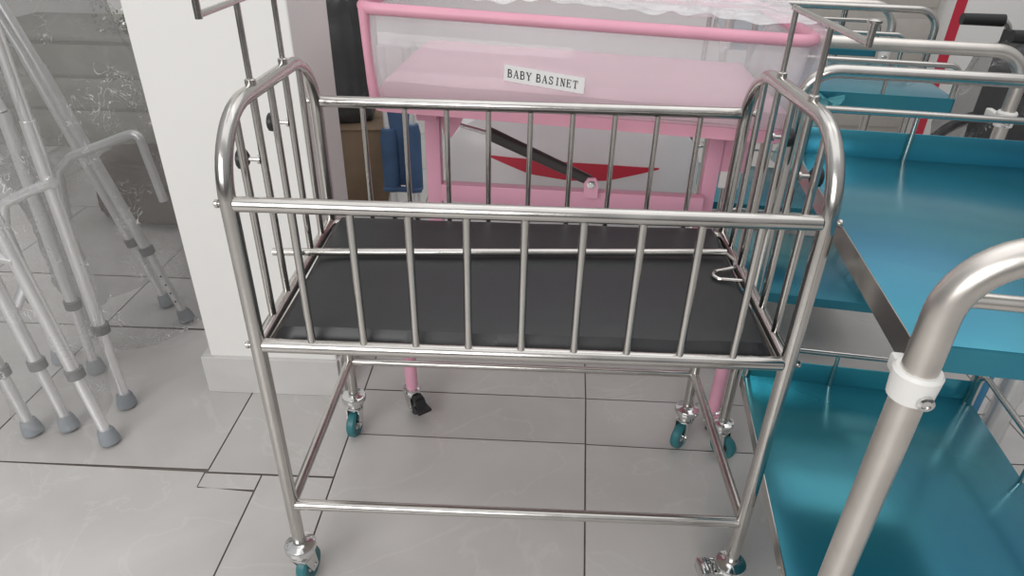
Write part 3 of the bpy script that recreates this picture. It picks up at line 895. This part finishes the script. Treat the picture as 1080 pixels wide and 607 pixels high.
gb = mesh('storage_box', lambda bm: (box(bm, (-.2, -.1, 0), (.2, .1, .15), .006), box(bm, (-.207, -.107, .12), (.207, .107, .155), .004)), GREEN, None, loc=(-1.62, 3.08, .586))
tag(gb, 'green lidded box on the cream cabinet behind the silver tinsel', 'box')

cbx = thing('cardboard_box', 'brown cardboard box on the floor between the pillar and the bassinet', 'box', (-.43, 1.95, 0), .12)
mesh('carton', lambda bm: box(bm, (-.26, 0, 0), (.22, .34, .34), .006), CARD, cbx)
mesh('lid_flap', lambda bm: (box(bm, (-.26, -.004, .34), (.22, .168, .345), .001), box(bm, (-.26, .172, .34), (.22, .344, .345), .001)), CARD, cbx)
def blob(bm, sx, sy, sz, seed, amp=.12):
    r = bmesh.ops.create_icosphere(bm, subdivisions=5, radius=1)
    for v in r['verts']:
        n1 = noise.noise(v.co * 1.6 + Vector((seed, 0, 0))); n2 = 1 - 2 * abs(noise.noise(v.co * 4 + Vector((0, seed, 0))))
        n = v.co.normalized()
        s = 1 + amp * n1 + amp * .4 * n2
        c = Vector((math.copysign(abs(n.x) ** .6, n.x) * sx, math.copysign(abs(n.y) ** .6, n.y) * sy, math.copysign(abs(n.z) ** .6, n.z) * sz)) * s
        c.z = max(c.z, -sz * .93)
        v.co = c + Vector((0, 0, sz * .93))
bb = mesh('wrapped_bundle', lambda bm: blob(bm, .21, .13, .36, 3.3), BLACKBAG, None, loc=(-.47, 2.125, .346), rotz=.12)
tag(bb, 'tall dark grey plastic wrapped bundle standing on the brown cardboard box', 'bundle')

bg_ = mesh('cloth_bag', lambda bm: blob(bm, .26, .14, .15, 6.1, .16), mat('brown_cloth', (.13, .10, .085), .85, noise_amt=.4, noise_scale=5, bump=.4, bump_scale=12), None, loc=(-1.14, 1.75, .003), rotz=-.2)
tag(bg_, 'dark brown slumped bag on the floor between the leaning walking frame and the cream cabinet', 'bag')

# blue canvas chair folded behind the bassinet
fc = thing('folded_chair', 'folded blue canvas chair with grey tube legs, seen left of the pink post', 'chair', (-.10, 1.80, 0), 0)
for dx in (-.055, .045):
    lgc = tube('leg', [(dx + .012, 0, .045), (dx - .005, .03, .5), (dx - .01, .04, .72)], .0175, ALU, fc)
mesh('canvas_seat', lambda bm: (lathe(bm, [(.028, .13), (.036, .14), (.036, .36), (.030, .40)], Matrix.Translation((-.052, .012, 0)), 20), lathe(bm, [(.030, .13), (.038, .14), (.038, .38), (.030, .42)], Matrix.Translation((.043, .012, 0)), 20), box(bm, (-.06, .01, .15), (.05, .05, .52), .012), box(bm, (-.085, -.028, .135), (.08, .0, .155), .006)), BLUE, fc)
for dx in (-.043, .057): caster(fc, dx, 0, .062, ang=1.5, wheel_m=DARKW, wr=.018, tread=.014)

# white cabinet with a red edge stripe far on the right
dc = thing('display_cabinet', 'tall white cabinet with a red vertical edge stripe at the back right', 'cabinet', (2.66, 3.0, 0), 0)
mesh('body', lambda bm: box(bm, (0, 0, 0), (.62, .4, 1.7), .005), WALLP, dc)
mesh('edge_stripe', lambda bm: box(bm, (.0, -.004, .02), (.055, 0, 1.68)), RED, dc)
bs = thing('slatted_panel', 'beige panel with faint slats leaning beside the red striped cabinet', 'panel', (2.22, 3.1, 0), 0)
mesh('board', lambda bm: box(bm, (-.32, 0, 0), (.41, .03, 1.5), .004), BEIGE, bs)
for k in range(6): mesh('slat', lambda bm: box(bm, (-.31, -.012, .1 + .22 * k), (.40, 0, .26 + .22 * k), .004), BEIGE, bs)

# folded wheelchair in plastic on the right edge
wc = thing('wheelchair', 'folded black wheelchair in clear plastic at the right edge, grips pointing left', 'wheelchair', (2.02, 1.22, 0), math.radians(-6))
def ring(bm, c, R, r, axis='Y'):
    pts = [Vector(c) + Vector((R * math.cos(2 * PI * k / 40), 0, R * math.sin(2 * PI * k / 40))) for k in range(40)]
    sweep(bm, pts, r, 10, True)
for sy in (0, .44):
    wh = mesh('wheel', lambda bm: ring(bm, (.14, sy, .305), .285, .018), BLACK, wc)
    def spk(bm):
        for k in range(12):
            a = 2 * PI * k / 12
            sweep(bm, [(.14, sy, .305), (.14 + .275 * math.cos(a), sy, .305 + .275 * math.sin(a))], .002, 6)
        lathe(bm, [(.022, -.03), (.022, .03)], Matrix.Translation((.14, sy, .305)) @ Matrix.Rotation(PI / 2, 4, 'X'), 14)
        ring(bm, (.14, sy + (-.035 if sy == 0 else .035), .305), .25, .008)
    mesh('spokes', spk, STEEL, wh)
    yy = .05 if sy == 0 else .39
    tube('frame_tube', [(-.10, yy, .905), (.0, yy, .905), (.02, yy, .80), (.02, yy, .20), (.55, yy, .18), (.58, yy, .45), (.10, yy, .50)], .011, STEEL, wc, rad=.04)
    tube('hand_grip', [(-.155, yy, .905), (-.02, yy, .905)], [.019, .0205], BLACK, wc, seg=16)
    tube('armrest', [(.09, yy, .72), (.40, yy, .72)], .018, BLACK, wc)
mesh('back_panel', lambda bm: box(bm, (-.008, .04, .44), (.014, .40, .88), .006), DKCAN, wc)
mesh('seat_panel', lambda bm: box(bm, (.1, .05, .495), (.5, .39, .515), .006), DKCAN, wc)
for yy in (.05, .39): caster(wc, .55, yy, .19, ang=0, wheel_m=DARKW, wr=.07, tread=.025)
wrap(wc, [((.22, .22, .02), .36, .30, 0), ((.22, .22, .25), .40, .32, 0), ((.2, .22, .55), .38, .31, 0), ((.20, .22, .80), .32, .29, 0), ((.18, .22, .88), .16, .2, 0)], seed=8., m=FILMG, amp=.03)

# wrapped silver pole and blue pole on the floor at far right
wp = thing('wrapped_pole', 'silver pole in crinkled plastic standing under the foreground trolley at right edge', 'pole', (1.692, .51, 0), 0)
tube('pole', [(0, 0, .0), (.004, .004, .62)], .026, ALU, wp, seg=20)
mesh('plastic_wrap', lambda bm: sweep(bm, [(.004 * t + .003 * noise.noise((t * 9, 0, 0)), .004 * t, .004 + .6 * t) for t in [k / 24 for k in range(25)]], [.031 + .005 * noise.noise((k * .9, 3, 1)) for k in range(25)], 22, cap=False), FILM, wp)
bp_ = thing('blue_pole', 'blue pole standing left of the silver plastic wrapped pole', 'pole', (1.622, .52, 0), 0)
tube('pole', [(0, 0, .02), (.003, .003, .60)], .0165, BLUEP, bp_, seg=18)
mesh('foot_cap', lambda bm: lathe(bm, [(.019, 0), (.020, .004), (.018, .045), (.0170, .05)], None, 18), BLACK, bp_)
